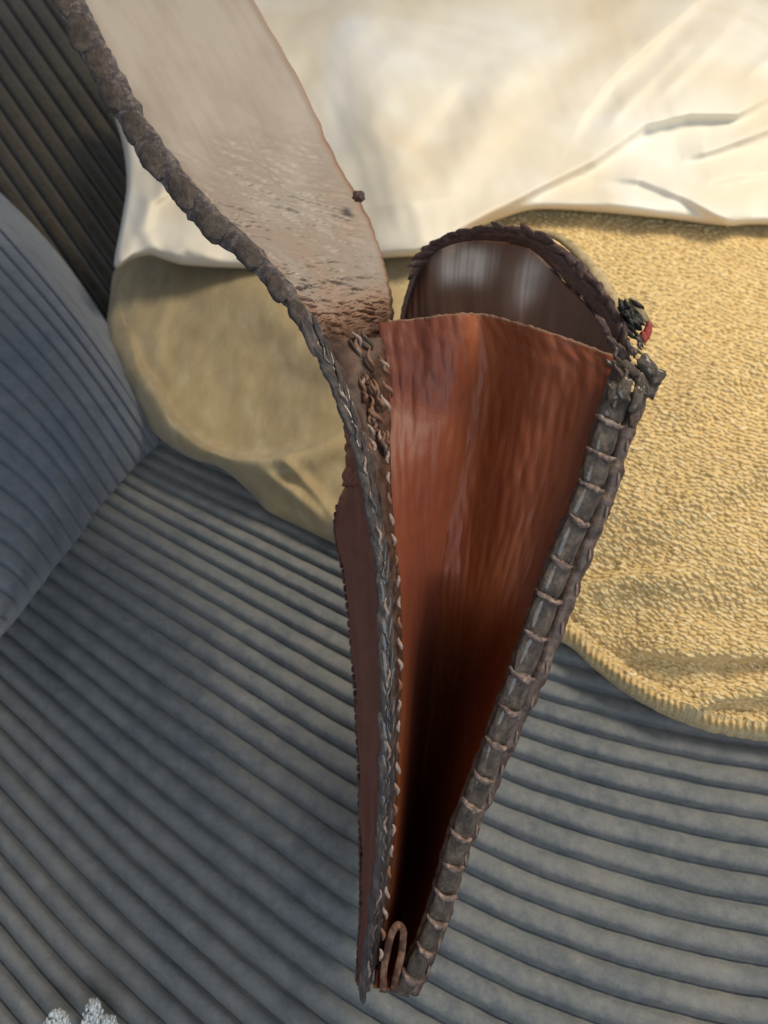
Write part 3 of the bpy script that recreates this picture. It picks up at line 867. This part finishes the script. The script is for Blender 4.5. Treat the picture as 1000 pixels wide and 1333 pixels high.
# frayed knot of lacing at the top right corner
rk = random.Random(3)
for (x, y, d, L, W, ang, m) in [(842,478,.296,15,10,60,M_lace),(853,492,.298,10,12,20,M_lace),(835,500,.294,16,8,75,M_lace),(828,520,.293,17,8,110,M_lace),(846,508,.298,10,9,90,M_lace),
                                (812,505,.292,15,9,120,M_lace),(800,512,.293,14,8,95,M_lace),(820,480,.293,14,6,50,M_bind),(812,462,.295,15,5,60,M_bind),(824,545,.298,12,6,100,M_bind),(800,450,.300,14,5,55,M_bind),(786,425,.31,16,5,60,M_rim)]:
    a = P(x, y, d); al = RT * cos(radians(ang)) + DN * sin(radians(ang)); ac = RT * -sin(radians(ang)) + DN * cos(radians(ang))
    lump('frayed_lace', a, al, ac, (L * .0003, W * .0003, W * .00022), m, bag, 'fray', rk.randrange(5), .75, .45)
for j in range(13):
    x0, y0 = rk.uniform(790, 830), rk.uniform(430, 520)
    an = radians(rk.uniform(40, 80)); L = rk.uniform(12, 28)
    pts = [P(x0 + cos(an) * L * k / 6 + 2 * sin(k * 1.3 + j), y0 + sin(an) * L * k / 6, .2915 + .001 * rk.random() + .00015 * k) for k in range(7)]
    link('lace_strand', tube_mesh('lace_strand', pts, lambda q: .00065 * (0.4 + sin(pi * q)), 6, wob=.4), rk.choice([M_welt, M_bind, M_lace]), bag)
# black tuft and painted red end of the closing strap
sb = []
a = P(822, 412, .326); al = RT * .62 + DN * .78; ac = RT * -.78 + DN * .62
for j in range(16):
    x, y = rk.gauss(820, 6), rk.gauss(411, 11); y += (x - 820) * .8
    an = radians(rk.uniform(35, 75)); L = rk.uniform(16, 30)
    pts = [P(x + cos(an) * L * (k / 5 - .5) + 1.5 * sin(k + j), y + sin(an) * L * (k / 5 - .5), .326 - .002 * sin(pi * k / 5) + .0015 * rk.random()) for k in range(6)]
    link('frayed_thread', tube_mesh('frayed_thread', pts, lambda q: .0009 * (.3 + sin(pi * q)), 6, wob=.5), M_black, bag)
lump('strap_end', P(821, 412, .328), al, ac, (.0062, .0032, .002), M_black, bag, 'blk', 1, .95, .6)
lump('painted_tip', P(843, 432, .327), DN + RT * -.25, RT, (.0040, .0018, .0014), M_red, bag, 'red', 1, .95, .5)
lump('painted_tip', P(838, 439, .326), DN + RT * .35, RT, (.0026, .0013, .0012), M_red, bag, 'red', 2, .95, .5)
lump('strap_end', P(834, 406, .33), al, ac, (.0075, .0018, .0014), M_ochre, bag, 'och', 2, .95, .4)

# left-hand lacing -----------------------------------------------------
LN = Path([(p[0], p[1], p[2]) for p in FN])
link('lace_core', tube_mesh('lace_core', [P(*LN(i / 240)) + FW * .001 for i in range(241)],
     lambda q: interp([(0, .0070), (.12, .0070), (.30, .0060), (.42, .0038), (.5, .0026), (.8, .0030), (1, .0026)], q) * (1 + .2 * noise.noise(Vector((q * 50, 8, 0)))), 12, .5, wob=.3), M_lacedark, bag)
y = -95; i = 0
while y < 1290:
    u = u_at_y(LN, y)
    p = LN(u); q = LN(min(1, u + .01)); a = P(*p); t = (P(*q) - P(*p)).normalized()
    side = t.cross(FW).normalized()
    if side.x < 0: side = -side
    step = interp([(-95, 44), (300, 40), (430, 30), (520, 22), (1290, 24)], y)
    wid = interp([(-95, .0072), (150, .0076), (280, .0066), (380, .0048), (470, .0030), (700, .0025), (1000, .0028), (1290, .0024)], y)
    L = step * p[2] / 1000
    off = -side * wid * .35 * (1 if i % 2 else .55)
    lump('lace_stitch', a + off - FW * .0012, t + side * (.14 if y > 440 else -.09), side, (L * (.66 if y < 430 else 1.1), wid * random.uniform(.7, .95), max(.0018, wid * (.30 if y < 430 else .42))),
         M_fuzzy if y < 430 else M_lacedark, bag, 'lft', i % 5, .85, .3)
    if 430 < y < 1280:
        lump('lace_loop', a + side * wid * .75 - FW * .0018, t + side * -.12, side, (L * .9, wid * .38, .0010), M_lacedark if i % 3 else M_bind, bag, 'lfi', i % 4, .8, .3)
        if i % 2 == 0 or y > 900:
            pts = [a + side * wid * (.2 + .25 * sin(k * .9 + i)) - FW * (.0030) + t * (L * 1.1 * (k / 6 - .5)) for k in range(7)]
            link('waxed_thread', tube_mesh('waxed_thread', pts, lambda z_: .00050 * (.4 + sin(pi * z_)), 6, wob=.4), M_welt if i % 4 == 0 else M_lacedark, bag)
    y += step * random.uniform(.92, 1.08); i += 1
def strip_fn(u, v):
    y = 440 + v * 815
    a = LN(u_at_y(LN, y)); g = interp([(p[1], p[0]) for p in GL], y); gd = interp([(p[1], p[2]) for p in GL], y)
    px = a[0] + (g + 4 - a[0]) * u + (1.5 * ns(v * 40, 0, 1) if u > .8 else 0)
    return P(px, y, (a[2] + .002) + (gd - .0035 - a[2] - .002) * u - .0035 * sin(pi * u) + .0012 * ns(u * 4, v * 50, 2))
ss = link('seam_strip', grid_mesh('seam_strip', 16, 260, strip_fn), M_strip, bag)
solid(ss, .0012, 0)
# frayed tan strands where flap meets gusset
rk = random.Random(11)
for j in range(34):
    v = rk.random()
    y0 = 425 + 150 * v; x0 = rk.uniform(*( (452 + 60 * v * .5, 500)))
    L = rk.uniform(14, 42); an = radians(rk.uniform(58, 84))
    n_ = interp([(400, .327), (520, .316), (600, .31)], y0)
    pts = [P(x0 + cos(an) * L * k / 8 + 2.4 * sin(k * .9 + j * 2), y0 + sin(an) * L * k / 8, n_ + .0002 * k - .002 * sin(pi * k / 8)) for k in range(9)]
    link('frayed_strand', tube_mesh('frayed_strand', pts, lambda q: .00075 * (0.35 + sin(pi * q)), 6, wob=.5), rk.choice([M_copper, M_copper, M_welt, M_bind]), bag)
for j in range(26):   # tan stitches along gusset seam
    y0 = 560 + j * 27; xx = interp([(560, 503), (640, 506), (700, 512), (760, 519), (850, 520), (1000, 517), (1100, 509), (1240, 494)], y0)
    pts = [P(xx + 1.6 * sin(k + j) + k * .4, y0 + k * 3.2, .3025) for k in range(6)]
    link('seam_stitch', tube_mesh('seam_stitch', pts, lambda q: .00062 * (.4 + sin(pi * q)), 6, wob=.3), M_welt if j % 3 else M_copper, bag)
# stitched far edge of the back panel
bm = bmesh.new()
for j in range(58):
    t = 9.9 + j * (16 - 9.9) / 58
    n, f = nf(t)
    c = P(*f) - RT * .0006 - FW * .001
    r = bmesh.ops.create_icosphere(bm, subdivisions=1, radius=1)['verts']
    for v in r:
        v.co = Vector((v.co.x * .0011, v.co.y * .0022, v.co.z * .0022)) + c
me = bpy.data.meshes.new('far_edge_stitching'); bm.to_mesh(me); bm.free(); me.uv_layers.new(name='UVMap')
link('far_edge_stitching', me, M_bind, bag)['kind'] = 'stuff'
# small leather tie on the flap edge, and the crack in the flap
lump('tie_knot', P(467, 256, .44), RT + DN * .3, DN, (.0032, .0030, .0025), M_rim, bag, 'knot', 1, .8, .5)
for a, b in (((462, 262), (472, 252)), ((468, 250), (474, 262))):
    link('tie_strand', tube_mesh('tie_strand', [P(a[0] + (b[0] - a[0]) * k / 5, a[1] + (b[1] - a[1]) * k / 5 + 1.5 * sin(k), .441) for k in range(6)], .0007, 6, wob=.4), M_rim, bag)
# folded tan end of the gusset at the bottom
def ribbon(u, v):
    c = cr([(498,1292,.316),(500,1262,.314),(505,1235,.312),(511,1213,.310),(519,1204,.309),(525,1214,.310),(523,1240,.3125),(517,1266,.315),(511,1292,.317)], v)
    return P(c[0] + 1.2 * ns(v * 9, u * 2, 3), c[1], c[2] + (u - .5) * .018 + .0008 * ns(v * 7, 1, 5))
link('gusset_tongue', grid_mesh('gusset_tongue', 8, 60, ribbon), M_tongue, bag)
solid(bpy.data.objects['gusset_tongue'], .0027, 0)

# ================================================================== WHITE WOOL TUFTS
wf = thing('wool_fringe', S(100, 1330, 0.0), 'small white fluffy fringe at the bottom left corner of the sofa seat', 'fringe')
rk = random.Random(5)
for (cx, cy, h, wd) in ((75, 1345, 28, 17), (122, 1345, 42, 14), (142, 1348, 24, 10)):
    bm = bmesh.new()
    for j in range(420):
        x = cx + rk.gauss(0, wd * .45); yb = cy + 6
        hh = h * (1 - min(1, abs(x - cx) / wd) ** 1.6 * .8) * rk.uniform(.35, 1.05) + 6
        x1 = x + rk.uniform(-5, 5)
        r = bmesh.ops.create_icosphere(bm, subdivisions=1, radius=1)['verts']
        c = S(x1, yb - hh, .012 + .012 * rk.random()); s = rk.uniform(.0003, .0009)
        for v in r:
            v.co = Vector((v.co.x * s, v.co.y * s * rk.uniform(1, 2.4), v.co.z * s)) + c
    me = bpy.data.meshes.new('tuft'); bm.to_mesh(me); bm.free(); me.uv_layers.new(name='UVMap'); me.shade_smooth()
    link('tuft', me, M_white, wf)
